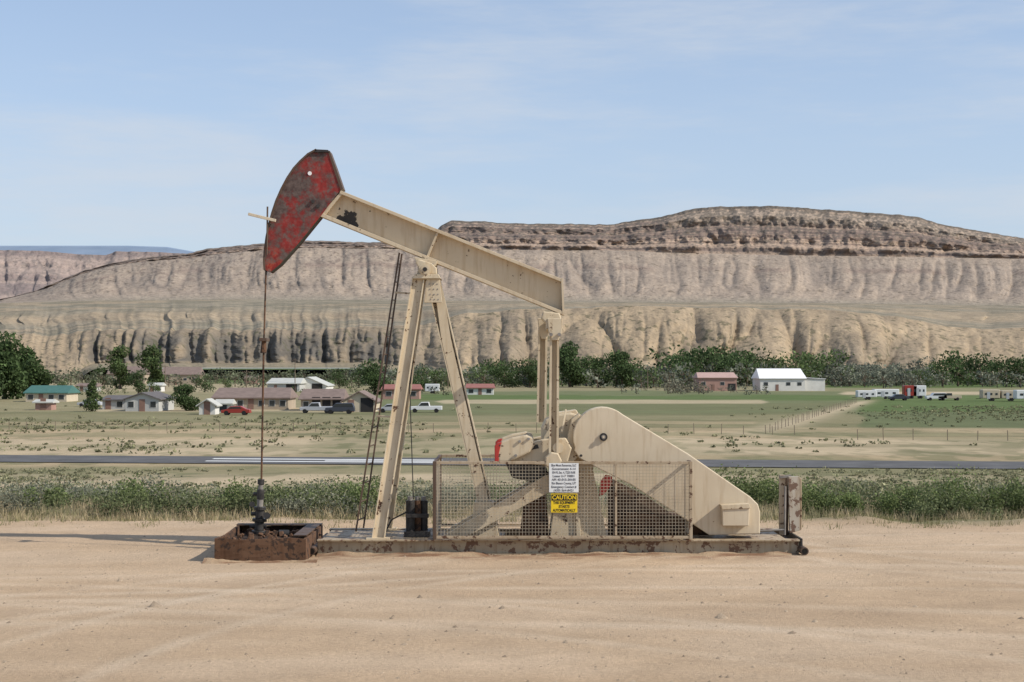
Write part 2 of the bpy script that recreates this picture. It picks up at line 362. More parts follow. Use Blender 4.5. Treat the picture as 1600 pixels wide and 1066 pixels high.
for s in np.linspace(0,1,90)[1:]:
    bench=np.interp(s,[0,.16,.24,.42,.55,.60,.80,.92,1],[0,.03,.25,.30,.42,.62,.66,.93,1])
    d=2770+150*bench
    yy=cliff+(sky-cliff)*s
    nse=(fbm(pxs/9,s*7*one,4,70)-.5)*30+(fbm(pxs/40,s*2*one,3,71)-.5)*50
    sw=s+.05*(fbm(pxs/60,s*one,3,73)-.5)
    bandn=vn(sw*17,0*one+.5,77)*.5+.5*vn(sw*41,0*one,78)
    col=lerp(np.ones((len(pxs),3))*cliffl,cliffc,sstep(.3,.62,bandn+.3*(fbm(pxs/8,s*30*one,3,79)-.5)))
    col=lerp(col,cliffc*.6,(np.exp(-((sw-.09)/.06)**2)+.8*np.exp(-((sw-.5)/.035)**2))*.85)
    gs=sstep(.63,.72,sw)*(1-sstep(.9,.95,sw))*sstep(1020,1080,pxs)
    col=lerp(col,slopec*.95,gs*.8)
    jn=sstep(.50,.62,fbm(pxs/3.5,s*30*one,3,81)+.25*(s-.5))
    col=lerp(col,jun,jn*.7)
    col=lerp(col,jun*1.1,sstep(.93,.97,sw)*.8)
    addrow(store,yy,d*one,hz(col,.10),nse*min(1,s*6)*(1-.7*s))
for k,(dd,dz) in enumerate(((3050,-2),(3300,-15),(3900,-80),(4500,-200))):
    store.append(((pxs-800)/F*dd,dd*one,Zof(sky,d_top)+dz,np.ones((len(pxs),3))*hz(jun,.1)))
m_mesa=colmat('mesa_rock',.03,.13,.15,speck=(.09,.61,(.10,.08,.055),.55),bs=.8,bd=3.5)
build('mesa',store,m_mesa)
def ridge_hill(name,d0,d1,sk,ftk,cl,seed,hzt,mat,sp,amp=1.0,jn=.5):
    skk=KI(sk)+(fbm(pxs/14,pxs*0,3,seed)-.5)*2.0*amp; f=KI(ftk); st=[]
    zb=Zof(f,d0); zt=Zof(skk,d1)
    for s in np.linspace(0,1,90):
        b_=np.interp(s,[0,.45,.55,.7,.78,.95,1],[0,.6,.64,.8,.83,.97,1])
        d=d0+(d1-d0)*b_
        env=math.sin(math.pi*min(1,s+.05)*.9)
        disp=amp*(-(d1-d0)*.10*env*gul(pxs/sp,s*1.0*one,seed+2)+(fbm(pxs/8,s*9*one,4,seed+3)-.5)*(d1-d0)*.06)
        bn=vn(s*14+.4*fbm(pxs/40,s*one,3,seed+5),0*one,seed+4)
        col=lerp(np.ones((len(pxs),3))*cl[0],cl[1],sstep(.35,.65,bn+.3*(fbm(pxs/7,s*20*one,3,seed+6)-.5)))
        col=lerp(col,jun,sstep(.55,.65,fbm(pxs/4,s*26*one,3,seed+7))*jn)
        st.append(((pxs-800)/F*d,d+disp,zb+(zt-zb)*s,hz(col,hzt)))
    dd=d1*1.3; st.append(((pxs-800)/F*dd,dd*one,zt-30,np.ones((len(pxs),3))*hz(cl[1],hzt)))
    build(name,st,mat)
ridge_hill('layered_hill',4300,5200,[(-2200,380),(-300,386),(0,391),(60,392),(130,398),(165,399),(180,393),(240,394),(300,397),(420,402),(600,430),(900,500),(3800,500)],[(-2200,478),(200,478),(900,500),(3800,520)],(np.array([.34,.24,.18]),np.array([.20,.135,.105])),120,.2,m_mesa,24,.45,.4)
m_far,nt,b=newmat('far_rock_hazed',1,.0); fn=mrange(nt,noise(nt,.004,5,mapping(nt,pos(nt),(1,.2,6))),.3,.7)
nt.links.new(mixc(nt,fn,(.22,.29,.40),(.27,.34,.45)),b.inputs['Base Color'])  # distance haze is put into the rock's blue-grey base colour
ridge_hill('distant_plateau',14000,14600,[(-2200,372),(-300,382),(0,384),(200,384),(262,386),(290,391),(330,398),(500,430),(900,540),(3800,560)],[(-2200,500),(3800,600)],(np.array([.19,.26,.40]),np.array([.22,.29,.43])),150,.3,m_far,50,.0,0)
# ---------------------------------------------------------------- FOLIAGE
m_leaf,nt,b=newmat('foliage',.8,.2)
a=N(nt,'ShaderNodeAttribute',attribute_name='Col').outputs['Color']; nt.links.new(a,b.inputs['Base Color'])
tr_=N(nt,'ShaderNodeBsdfTranslucent'); nt.links.new(a,tr_.inputs['Color']); mx=N(nt,'ShaderNodeMixShader'); mx.inputs[0].default_value=.3
out=[n for n in nt.nodes if n.type=='OUTPUT_MATERIAL'][0]
nt.links.new(b.outputs[0],mx.inputs[1]); nt.links.new(tr_.outputs[0],mx.inputs[2]); nt.links.new(mx.outputs[0],out.inputs[0])
m_bark=flat('bark',(.12,.09,.065),.9,.3,4)
def leaves(cent,size,col,var=.35,flatz=1.0):
    n=len(cent); a=rng.normal(size=(n,3)); a/=np.linalg.norm(a,axis=1)[:,None]
    t=rng.normal(size=(n,3)); bq=np.cross(a,t); bq/=np.linalg.norm(bq,axis=1)[:,None]
    s=(np.asarray(size)*rng.uniform(.6,1.4,n))[:,None]/2
    a=a*s; bq=bq*s*rng.uniform(.45,.9,n)[:,None]
    V=np.stack([cent-a-bq*.4,cent+a*.1-bq,cent+a+bq*.3,cent-a*.1+bq],1).reshape(-1,3)
    c=np.asarray(col)*rng.uniform(1-var,1+var,n)[:,None]
    return V,np.repeat(c,4,0)
def ell(n,c,r,shell=.5):
    v=rng.normal(size=(n,3)); v/=np.linalg.norm(v,axis=1)[:,None]
    return np.asarray(c)+v*(rng.uniform(shell,1,n)**.6)[:,None]*np.asarray(r)
def cone(p1,p2,r1,r2,n=6):
    p1=Vector(p1);p2=Vector(p2); x,y,z=frame(p1,p2); V=[]
    for p,r in((p1,r1),(p2,r2)):
        for i in range(n): V.append(p+(x*math.cos(6.283*i/n)+y*math.sin(6.283*i/n))*r)
    return np.array(V),np.array([(i,(i+1)%n,n+(i+1)%n,n+i) for i in range(n)])
def tree_geo(x,y,z,h,w,col,nl,leaf,blobs=9,trunk=.2,slim=False):
    Vs=[];Fs=[];Cs=[];M=[];off=0
    def put(V,Fq,c,m):
        nonlocal off
        Vs.append(V);Fs.append(Fq+off);Cs.append(c if isinstance(c,np.ndarray) and c.ndim==2 else np.tile(c,(len(V),1)));M.append(np.full(len(Fq),m));off+=len(V)
    bk=np.array([.12,.09,.065]); base=np.array([x,y,z-.2])
    V,Fq=cone(base,base+[0,0,h*.6],h*.03,h*.012); put(V,Fq,bk,1)
    bl=[]
    for i in range(blobs):
        if slim: cz=h*(.15+.8*i/blobs); rr=w*.5*(1-.75*i/blobs); c=base+[rng.normal()*.1*w,rng.normal()*.1*w,cz]; r=np.array([rr,rr,h*.12])
        else:
            t=i*2.4+rng.uniform(0,1); q=rng.uniform(.15,.7); hh=trunk+.1+(.84-trunk-.1)*((i*.618+rng.uniform(0,.25))%1.0)
            q*=math.sqrt(max(.1,1-((hh-.45)/.55)**2))
            c=base+[math.cos(t)*w*.5*q*1.1,math.sin(t)*w*.5*q*1.1,h*hh]; r=np.array([w*.29,w*.29,h*.17])*rng.uniform(.7,1.25)
        bl.append((c,r))
        if not slim:
            V,Fq=cone(base+[0,0,h*rng.uniform(.2,.45)],c,h*.012,h*.004,5); put(V,Fq,bk,1)
    for c,r in bl:
        n=max(8,int(nl/blobs)); pts=ell(n,c,r,.35)
        cc=np.array(col)*rng.uniform(.72,1.3)
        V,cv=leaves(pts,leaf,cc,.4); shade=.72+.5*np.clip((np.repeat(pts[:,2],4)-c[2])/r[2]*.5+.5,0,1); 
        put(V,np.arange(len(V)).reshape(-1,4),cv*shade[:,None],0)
    return np.concatenate(Vs),np.concatenate(Fs),np.concatenate(Cs),np.concatenate(M)
def merge(name,parts):
    off=0;Vs=[];Fs=[];Cs=[];M=[]
    for V,Fq,C_,m in parts:
        Vs.append(V);Fs.append(Fq+off);Cs.append(C_);M.append(m);off+=len(V)
    return fast_mesh(name,np.concatenate(Vs),np.concatenate(Fs),np.concatenate(Cs),[m_leaf,m_bark],False,np.concatenate(M))
DG=(.062,.095,.035); MG=(.085,.12,.045); LG=(.10,.15,.05); SG=(.17,.18,.135)
def tree(px,ytop,ybase,wpx,col=DG,nl=1500,slim=False,name='cottonwood_tree',d=None,leaf=None):
    d=d or dy(ybase); X_=(px-800)/F*d; h=(ybase-ytop)/F*d; w=wpx/F*d
    return merge(name,[tree_geo(X_,d,VZ,h,w,col,nl,leaf or max(.32,h*.05),16 if not slim else 9,slim=slim,trunk=.02)])
for t in ((8,518,624,80,DG,6200),(48,526,618,60,DG,4800),(-40,516,627,90,DG,4200),(188,536,608,40,MG,2600),(238,531,608,42,MG,2600),(160,566,606,30,DG,900),
          (291,596,642,50,DG,3600),(216,576,618,32,DG,1800),(320,581,613,36,DG,1400),(585,560,617,60,DG,4200),(530,573,607,30,DG,1200),(455,574,597,16,MG,400),(560,576,606,30,DG,1200),
          (1440,572,605,58,MG,2600),(240,590,613,26,MG,700),(635,566,613,44,DG,1800),(660,572,612,34,DG,1400),(788,560,606,48,DG,2200),(828,556,606,46,DG,2200),(890,531,605,58,DG,4000),(972,540,606,50,DG,3000),(935,552,606,50,DG,2400),
          (352,588,606,24,MG,600),(700,578,606,26,MG,700),(100,588,624,26,MG,700)):
    tree(*t)
tree(143,590,643,28,MG,2000,True,'poplar_tree')
def line(name,specs,d0,d1,nl=260,lf=.085):
    parts=[]
    for (x0,x1,yt0,yt1,n,col) in specs:
        for i in range(n):
            px=x0+(x1-x0)*(i+rng.uniform(.1,.9))/n; d=rng.uniform(d0,d1); yt=rng.uniform(yt0,yt1)
            h=Zof(yt,d)-VZ; w=h*rng.uniform(.9,1.5)
            parts.append(tree_geo((px-800)/F*d,d,VZ,h,w,np.array(col)*rng.uniform(.7,1.3),nl,h*lf,10,trunk=-.02))
    merge(name,parts)
line('distant_treeline',[(1055,1185,530,548,13,DG),(1050,1195,548,562,14,DG),(1190,1310,541,560,15,MG),(1460,1700,544,562,24,DG),(870,1010,548,566,13,DG),(750,850,556,572,14,DG),(640,760,568,580,13,MG),(1305,1460,556,572,12,SG),(-200,-20,545,570,10,DG),(1700,2500,540,562,50,DG),(-900,-200,540,568,40,DG)],600,760,460,.075)
line('river_shrubs',[(560,1060,564,580,90,SG),(1000,1460,560,578,100,SG),(20,560,572,583,80,(.13,.145,.09)),(850,1050,568,582,20,MG),(1300,1700,570,582,50,SG)],560,900,90,.14)
line('field_shrubs',[(1040,1100,590,600,14,(.15,.14,.1)),(960,1200,597,604,16,SG),(60,200,598,606,12,MG),(340,600,598,606,16,MG),(590,760,590,604,12,(.1,.11,.07))],420,520,90,.14)
def scatter(name,pts,size,h,col,nl,leaf,blade=False,var=.3):
    Vs=[];Cs=[];n=len(pts)
    for i in range(n):
        s=size[i]; c=col[i]
        if blade:
            k=nl; bx=pts[i]+np.stack([rng.normal(size=k)*s*.35,rng.normal(size=k)*s*.35,np.zeros(k)-.03],-1)
            lean=np.stack([rng.normal(size=k)*.3,rng.normal(size=k)*.3,np.ones(k)],-1)*(h[i]*rng.uniform(.5,1.2,k))[:,None]
            an=rng.uniform(0,6.28,k); wv=np.stack([np.cos(an),np.sin(an),0*an],-1)*leaf
            Vs.append(np.stack([bx-wv,bx+wv,bx+lean+wv*.15,bx+lean-wv*.15],1).reshape(-1,3))
            Cs.append(np.repeat(c*rng.uniform(1-var,1+var,k)[:,None],4,0))
        else:
            q=ell(nl,pts[i]+np.array([0,0,h[i]*.42]),(s*.5,s*.5,h[i]*.52),.3)
            q[:,2]+=rng.normal(size=nl)*h[i]*.1; q[:,0]+=rng.normal(size=nl)*s*.06
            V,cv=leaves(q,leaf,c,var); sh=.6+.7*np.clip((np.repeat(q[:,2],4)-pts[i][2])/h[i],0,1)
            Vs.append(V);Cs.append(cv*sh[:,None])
    V=np.concatenate(Vs); return fast_mesh(name,V,np.arange(len(V)).reshape(-1,4),np.concatenate(Cs),[m_leaf])
def rpts(n,d0,d1,umax=.42,pw=1.0):
    d=d0+(d1-d0)*rng.uniform(0,1,n)**pw; X_=rng.uniform(-umax,umax,n)*(d+5); return np.stack([X_,d,gz(X_,d)],-1)
p_=rpts(760,30.3,39,.5,1.2); m_=fbm(p_[:,0]*.16,p_[:,1]*.25,3,90)
p_=p_[m_>.44]; n=len(p_); hh=rng.uniform(.22,.68,n)*(1+.25*sstep(4,9,p_[:,0]))
mixn=fbm(p_[:,0]*.3,p_[:,1]*.3,3,91)[:,None]
cc=np.where(mixn>.55,np.array([[.13,.15,.07]]),np.array([[.20,.205,.145]]))*rng.uniform(.75,1.25,(n,1))
scatter('sagebrush',p_,hh*1.8,hh,cc,260,.05)
spec=[(205,800,64),(590,805,66),(1172,805,70),(1192,800,60),(1480,806,76),(1505,803,58),(365,805,52),(1300,800,48),(1560,802,54),(1380,803,50),(80,804,32),(1100,801,34),(1440,804,52),(540,803,42),(440,802,36),(1270,802,50),(1340,803,40),(1590,803,44)]
P_=[];S_=[];H_=[];C_=[]
for px,yb,hp in spec:
    for j in range(5):
        d=31.2+rng.uniform(0,1.8); x=(px-800)/F*d+rng.normal()*.3; P_.append((x,d,float(gz(x,d)))); h=hp/F*d*rng.uniform(.55,1.0)+.06; H_.append(h); S_.append(h*rng.uniform(.6,1.0)); C_.append(np.array([.13,.165,.06])*rng.uniform(.75,1.2))
scatter('green_desert_shrubs',np.array(P_),S_,H_,C_,420,.05)
p_=rpts(2600,29.7,40,.5,1.3); m_=fbm(p_[:,0]*.3,p_[:,1]*.3,3,191); p_=p_[m_>.42]; n=len(p_); sel=rng.uniform(size=(n,1))
cc=np.where(sel>.25,np.array([[.43,.35,.22]]),np.array([[.25,.235,.13]]))*rng.uniform(.8,1.2,(n,1))
scatter('dry_grass',p_,np.full(n,.55),rng.uniform(.08,.3,n),cc,26,.008,True)
p_=rpts(480,27.6,30.5,.45,.7); n=len(p_); scatter('pad_edge_weeds',p_,np.full(n,.3),rng.uniform(.04,.17,n),np.tile([.22,.21,.10],(n,1)),18,.007,True)
p_=rpts(3600,40,113,.45,1.0); m_=fbm(p_[:,0]*.06,p_[:,1]*.03,3,95)+.08*rng.normal(size=len(p_)); p_=p_[m_>.53]; n=len(p_); hh=rng.uniform(.06,.34,n)
scatter('valley_scrub',p_,hh*3,hh,np.array([[.22,.215,.125]])*rng.uniform(.7,1.4,(n,1)),26,.13)
p_=rpts(7500,132,300,.42,1.0); m_=fbm(p_[:,0]*.03,p_[:,1]*.02,4,96)+.09*rng.normal(size=len(p_)); p_=p_[m_>.55]; n=len(p_); hh=rng.uniform(.1,.45,n)
scatter('valley_shrubs',p_,hh*3.6,hh,np.array([[.19,.19,.105]])*rng.uniform(.7,1.4,(n,1)),12,.3)
n=6000; d=rng.uniform(12,29,n); X_=rng.uniform(-.42,.42,n)*(d+4); s=rng.lognormal(-4.7,.6,n)
oc=np.array([[1,0,0],[0,1,0],[-1,0,0],[0,-1,0],[0,0,1]],float); ofc=np.array([[0,1,4],[1,2,4],[2,3,4],[3,0,4]])
an=rng.uniform(0,6.28,n); R=np.stack([np.stack([np.cos(an),-np.sin(an),0*an],-1),np.stack([np.sin(an),np.cos(an),0*an],-1),np.tile([0,0,.7],(n,1))],1)
V=np.einsum('nij,kj->nki',R,oc)*s[:,None,None]*rng.uniform(.6,1.3,(n,5,1))+np.stack([X_,d,gz(X_,d)],-1)[:,None,:]
fast_mesh('gravel',V.reshape(-1,3),(ofc[None]+5*np.arange(n)[:,None,None]).reshape(-1,3),np.repeat(np.array([[.45,.35,.25]])*rng.uniform(.6,1.15,(n,1)),5,0),[m_ground])
# ---------------------------------------------------------------- BUILDINGS
def wallm(n,c): return flat(n,c,.85,.08,.6)
W_white=wallm('white_siding',(.62,.61,.57)); W_cream=wallm('cream_stucco',(.50,.43,.32)); W_grey=wallm('grey_siding',(.42,.42,.40)); W_tan=wallm('tan_stucco',(.36,.295,.22)); W_pink=wallm('red_barn_board',(.36,.22,.18))
R_brown=flat('brown_roof',(.20,.15,.13),.9,.15,1); R_teal=flat('teal_metal_roof',(.055,.14,.12),.6,.1,1); R_white=flat('white_metal_roof',(.80,.80,.80),.5,.04,1); R_pink=flat('faded_red_roof',(.44,.30,.26),.8,.1,1); R_dark=flat('dark_shingle_roof',(.12,.11,.11),.9,.2,1); R_lt=flat('light_metal_roof',(.46,.46,.42),.6,.08,1); R_red=flat('red_roof',(.28,.12,.10),.7,.1,1)
W_door=flat('door_paint',(.22,.13,.10),.7,.1,2); W_dark=flat('dark_opening',(.03,.028,.028),.9,.1,2)
def house(name,x0,x1,yb,yeave,yridge,wall,roof,gable=False,depth=None,wins=4,door=True,garage=0):
    d=dy(yb); X0=(x0-800)/F*d; X1=(x1-800)/F*d; w=X1-X0; cx=(X0+X1)/2; dp=depth or (9 if not gable else 11)
    he=(yb-yeave)/F*d; hr=(yb-yridge)/F*d*1.0; g=empty(name,(cx,d,VZ)); cyy=d+dp/2
    ov=.45
    if gable:
        bm=bmesh.new(); add_prism(bm,[(X0,d,VZ-.1),(X1,d,VZ-.1),(X1,d,VZ+he),(cx,d,VZ+hr),(X0,d,VZ+he)],dp); bm_obj(bm,'walls',wall,g)
        bm=bmesh.new(); t=.18
        sl=(hr-he)/(w/2)
        for sg,XX in((-1,X0),(1,X1)):
            ex=XX+sg*ov; ez=VZ+he-sl*ov
            add_prism(bm,[(ex,d-ov,ez+.03),(cx,d-ov,VZ+hr+.03),(cx,d-ov,VZ+hr+t+.03),(ex,d-ov,ez+t+.03)],dp+2*ov)
        bm_obj(bm,'roof',roof,g)
    else:
        bm=bmesh.new(); add_box(bm,(cx,cyy,VZ+he/2-.05),(w,dp,he+.1)); bm_obj(bm,'walls',wall,g)
        bm=bmesh.new(); a=ov
        e=[(X0-a,d-a,VZ+he),(X1+a,d-a,VZ+he),(X1+a,d+dp+a,VZ+he),(X0-a,d+dp+a,VZ+he)]
        hip=min(w*.04,.5)
        r=[(X0-a+hip,cyy,VZ+hr),(X1+a-hip,cyy,VZ+hr)]
        v=[bm.verts.new(q) for q in e]+[bm.verts.new((q[0],q[1],q[2]+.2)) for q in e]+[bm.verts.new((q[0],q[1],q[2]+.2)) for q in r]
        for f in ((3,2,1,0),(0,1,5,4),(1,2,6,5),(2,3,7,6),(3,0,4,7),(4,5,9,8),(6,7,8,9),(5,6,9),(7,4,8)): bm.faces.new([v[i] for i in f])
        bm_obj(bm,'roof',roof,g)
    slots=wins+(1 if door else 0)+garage; 
    if slots:
        sp=w/slots; order=['w']*wins; 
        if door: order.insert(len(order)//2,'d')
        order+=['g']*garage
        for i,o in enumerate(order):
            x=X0+sp*(i+.5)
            if o=='w':
                box('window_frame',(x,d-.02,VZ+he*.58),(min(1.3,sp*.5)+.14,.06,1.14),W_white if wall!=W_white else W_grey,g); box('window',(x,d-.05,VZ+he*.58),(min(1.3,sp*.5),.05,1.0),m_glass,g)
            elif o=='d': box('door',(x,d-.03,VZ+1.05),(min(1.0,sp*.6),.08,2.1),W_door,g)
            else: box('garage_opening',(x,d-.03,VZ+1.2),(min(3.4,sp*.8),.08,2.4),W_dark,g)  # dark panel: the open bay's inner shade is put into its colour
    return g,d
house('ranch_house',40,104,628,615,604,W_cream,R_teal,wins=3)
house('bungalow',168,226,601,585,573,W_tan,R_brown,wins=3); house('bungalow',252,312,602,586,574,W_tan,R_brown,wins=3)
house('small_white_house',196,248,643,624,615,W_grey,R_dark,gable=True,wins=2,depth=12); house('storage_shed',160,196,640,626,620,W_grey,R_dark,wins=1,door=True)
house('garden_shed',311,336,648,633,625,W_white,R_lt,gable=True,wins=0,depth=3.5); house('garden_shed',338,360,645,632,626,W_white,R_lt,wins=1,door=False,depth=3)
house('ranch_house',334,450,640,623,608,W_tan,R_brown,wins=6,depth=10)
house('metal_barn',418,468,612,600,592,W_grey,R_lt,wins=0,garage=1,depth=18); house('metal_barn',452,510,611,603,590,W_white,R_lt,gable=True,wins=0,garage=1,depth=20)
house('carport_garage',470,534,642,625,610,W_tan,R_brown,wins=1,door=False,garage=3,depth=9); house('garage',536,586,644,627,613,W_cream,R_brown,gable=True,wins=0,garage=1,door=True,depth=10)
house('small_barn',598,655,624,609,602,W_pink,R_red,wins=2,depth=7); house('white_cottage',729,771,617,607,601,W_white,R_red,wins=2,depth=7)
house('red_roof_barn',1092,1151,611,591,583,W_pink,R_pink,wins=2,garage=1,depth=14)
g,d=house('white_barn',1188,1258,611,592,577,W_white,R_white,wins=3,door=True,depth=16)
X0=(1258.5-800)/F*d;X1=(1290-800)/F*d
bm=bmesh.new(); add_box(bm,((X0+X1)/2,d+6,VZ+1.9),(X1-X0,10,3.8)); bm_obj(bm,'lean_to_walls',W_white,g)
bm=bmesh.new(); add_prism(bm,[(X0+.05,d+.7,VZ+4.2),(X1+.3,d+.7,VZ+3.85),(X1+.3,d+.7,VZ+4.0),(X0+.05,d+.7,VZ+4.4)],10.6); bm_obj(bm,'lean_to_roof',R_white,g)
house('farm_shed',120,150,612,604,600,W_white,R_brown,wins=1,depth=6); house('farm_shed',382,402,600,592,588,W_pink,R_brown,wins=1,depth=6)
house('farm_shed',55,80,641,630,626,W_pink,R_lt,wins=0,door=True,depth=3); house('white_shed',232,252,612,603,599,W_white,R_lt,wins=1,depth=5)
m_tire=flat('tire_rubber',(.02,.02,.02),.9,.2,5)
VM={'w':flat('white_car_paint',(.66,.66,.66),.3,.03,1),'r':flat('red_car_paint',(.28,.04,.03),.3,.05,1),'k':flat('dark_car_paint',(.05,.055,.07),.3,.05,1),'s':flat('silver_car_paint',(.4,.41,.43),.3,.05,1),'t':flat('tan_car_paint',(.45,.38,.28),.4,.05,1)}
PR={'car':[(0,.35),(0,.8),(.9,.95),(1.5,1.42),(3.1,1.45),(3.9,1.0),(4.5,.9),(4.6,.35)],
 'pickup':[(0,.45),(0,1.0),(1.3,1.1),(1.9,1.75),(3.2,1.78),(3.35,1.1),(5.4,1.1),(5.4,.45)],
 'suv':[(0,.4),(0,1.0),(1.1,1.1),(1.7,1.75),(4.4,1.78),(4.7,1.0),(4.75,.4)]}
def vehicle(name,px,yb,kind,c):
    d=dy(yb); x0=(px-800)/F*d; g=empty(name,(x0,d,VZ)); pr=PR[kind]; L=pr[-1][0]
    bm=bmesh.new(); add_prism(bm,[(x0+a,d,VZ+b_) for a,b_ in pr],1.8); bm_obj(bm,'body',VM[c],g,.06)
    ps=pr[3]; pe=pr[4]; q=pr[2]; r=pr[5]
    bm=bmesh.new(); add_prism(bm,[(x0+q[0]+.25,d-.02,VZ+q[1]+.06),(x0+ps[0]+.08,d-.02,VZ+ps[1]-.1),(x0+pe[0]-.08,d-.02,VZ+pe[1]-.1),(x0+min(r[0],pe[0]+.3)-.1,d-.02,VZ+max(q[1],r[1])+.06)],1.84); bm_obj(bm,'windows',m_glass,g)
    bm=bmesh.new()
    for wx in(.85,L-.95):
        for yy in(-.03,1.63): add_cyl(bm,(x0+wx,d+yy,VZ+.36),(x0+wx,d+yy+.2,VZ+.36),.36,n=14)
    bm_obj(bm,'wheels',m_tire,g)
def trailer(name,px,yb,L,h,c,stripe=True):
    d=dy(yb); x0=(px-800)/F*d; g=empty(name,(x0,d,VZ))
    box('body',(x0+L/2,d+1.2,VZ+.6+(h-.6)/2),(L,2.4,h-.6),VM[c],g,.15)
    for i in range(3): box('window',(x0+L*(.2+.3*i),d-.01,VZ+h*.62),(L*.12,.05,h*.18),m_glass,g)
    box('door',(x0+L*.35,d-.02,VZ+h*.5),(.7,.05,h*.6),VM['s'],g)
    bm=bmesh.new()
    for wx in(.45,.6): add_cyl(bm,(x0+L*wx,d+.0,VZ+.38),(x0+L*wx,d+.25,VZ+.38),.38,n=12)
    add_cyl(bm,(x0-1.1,d+1.2,VZ+.5),(x0,d+1.2,VZ+.6),.06,n=6)
    bm_obj(bm,'wheels_and_hitch',m_tire,g)
vehicle('pickup_truck',640,645,'pickup','w'); vehicle('parked_car',508,647,'suv','k'); vehicle('parked_car',345,649,'car','r'); vehicle('parked_car',120,636,'car','s'); vehicle('parked_car',590,645,'car','s'); vehicle('pickup_truck',468,646,'pickup','s')
trailer('camper_trailer',664,615,4.2,2.8,'w'); trailer('camper_trailer',1366,624,6,2.4,'w'); trailer('camper_trailer',1340,625,4.5,2.2,'w'); trailer('horse_trailer',1413,623,3.2,3.2,'r'); trailer('camper_trailer',1427,623,3.2,3.2,'w')
vehicle('parked_car',1448,626,'suv','w'); vehicle('pickup_truck',1466,626,'pickup','t'); vehicle('parked_car',1390,626,'car','k')
trailer('horse_trailer',1535,627,4,2.6,'t'); trailer('camper_trailer',1565,627,4,2.4,'t'); trailer('camper_trailer',1588,628,6,2.6,'w')
m_wood=flat('weathered_wood',(.16,.12,.09),.9,.2,2)
def upole(px,yt,yb):
    d=dy(yb); x=(px-800)/F*d; z=Zof(yt,d); bm=bmesh.new(); add_cyl(bm,(x,d,VZ-.3),(x,d,z),.16,.1,8); add_bar(bm,(x-1.1,d-.12,z-.6),(x+1.1,d-.12,z-.6),.12,.12)
    for k in(-1,-.5,.5,1): add_cyl(bm,(x+k,d-.12,z-.53),(x+k,d-.12,z-.35),.05,n=6)
    bm_obj(bm,'utility_pole',m_wood)
for a_ in((461,560,612),(385,578,620),(258,570,610),(1012,572,608),(985,560,604),(1420,566,604),(700,560,608)): upole(*a_)
m_post=flat('grey_fence_post',(.20,.165,.12),.9,.2,2)
def wfence(p1,p2,n,h=1.15):
    bm=bmesh.new(); p1=Vector(p1);p2=Vector(p2)
    for i in range(n+1):
        q=p1.lerp(p2,(i+random.uniform(-.2,.2))/n); q.z=float(gz(q.x,q.y)); add_bar(bm,q-Vector((0,0,.2)),q+Vector((random.uniform(-.06,.06),0,h*random.uniform(.85,1.1))),.07,.07)
    for z in(.4,.75,1.08):
        a=p1.copy();a.z=VZ+z;b_=p2.copy();b_.z=VZ+z; add_bar(bm,a,b_,.012,.012)
    bm_obj(bm,'wire_fence',m_post)
wfence((-90,190,VZ),(32,172,VZ),42); wfence((29,175,VZ),(74,330,VZ),40); wfence((36,160,VZ),(120,150,VZ),28)
# ---------------------------------------------------------------- PUMPJACK
PJ=empty('pumpjack',Q(800,865,24.5)); PJ.location.z=0
c0=24.5
m_skid=paint('skid_paint',(.44,.36,.25),rust=.54,dirt=.8,rustc=(.16,.09,.055))
for nm,yy in(('skid_rail_front',23.72),('skid_rail_back',25.28)):
    ibeam(nm,Vector((-3.0,yy,.135)),Vector((4.43,yy,.135)),.24,.18,m_skid,PJ,.015,.022)
bm=bmesh.new()
for x in np.linspace(-2.8,4.2,9): add_bar(bm,(x,23.82,.16),(x,25.18,.16),.12,.12)
bm_obj(bm,'cross_members',m_skid,PJ)
bm=bmesh.new(); add_box(bm,(-1.9,24.5,.235),(2.1,1.3,.02)); add_box(bm,(2.7,24.5,.235),(3.1,1.3,.02)); bm_obj(bm,'deck_plates',m_tube,PJ)
for x in(-3.06,4.47):
    cyl('end_pipe',(x,23.45,.10),(x,25.5,.10),.062,m_darktube,PJ); cyl('pipe_bore',(x,23.446,.10),(x,23.46,.10),.045,m_black,PJ)
box('end_plate',(4.46,24.5,.17),(.03,1.7,.2),m_dark,PJ)
prism('beam_web',[(533,303),(876,441),(878,489),(505,336)],c0-.012,c0+.012,m_beam,PJ)
prism('beam_top_flange',[(533,299),(877,436.5),(877,441.5),(532,304)],c0-.15,c0+.15,m_beam,PJ,bev=.004)
prism('beam_bottom_flange',[(504,334),(879,487),(879,492.5),(502,339.5)],c0-.15,c0+.15,m_beam,PJ,bev=.004)
prism('beam_end_plate',[(876.5,436),(879.5,436),(881.5,493),(878.5,493)],c0-.155,c0+.155,m_beam,PJ,bev=0)
prism('beam_stiffener',[(683,364),(686,365),(669.5,404),(666.5,403)],c0-.13,c0+.13,m_beam,PJ,bev=0)
prism('beam_front_plate',[(533,302),(537,304),(507,340),(503,337)],c0-.14,c0+.14,m_beam,PJ,bev=0)
arc=[(497,237),(484,244),(472,255),(462,266),(452,281),(443,298),(435,316),(429,334),(424,352),(420,372),(417.5,390),(416,408),(417,423)]
head=arc+[(424,427),(440,414),(470,380),(505,337),(535,297),(524,265),(514,238)]
prism('head_side_plate',head,c0-.17,c0-.155,m_head,PJ,bev=.003)
prism('head_side_plate',head,c0+.155,c0+.17,m_head,PJ,bev=.003)
cx_,cy_=470,335
inner=[(cx_+(x-cx_)*.965,cy_+(y-cy_)*.985) for x,y in head]
prism('head_core',inner,c0-.153,c0+.153,m_dark,PJ,bev=0)
bm=bmesh.new(); pr_=[]
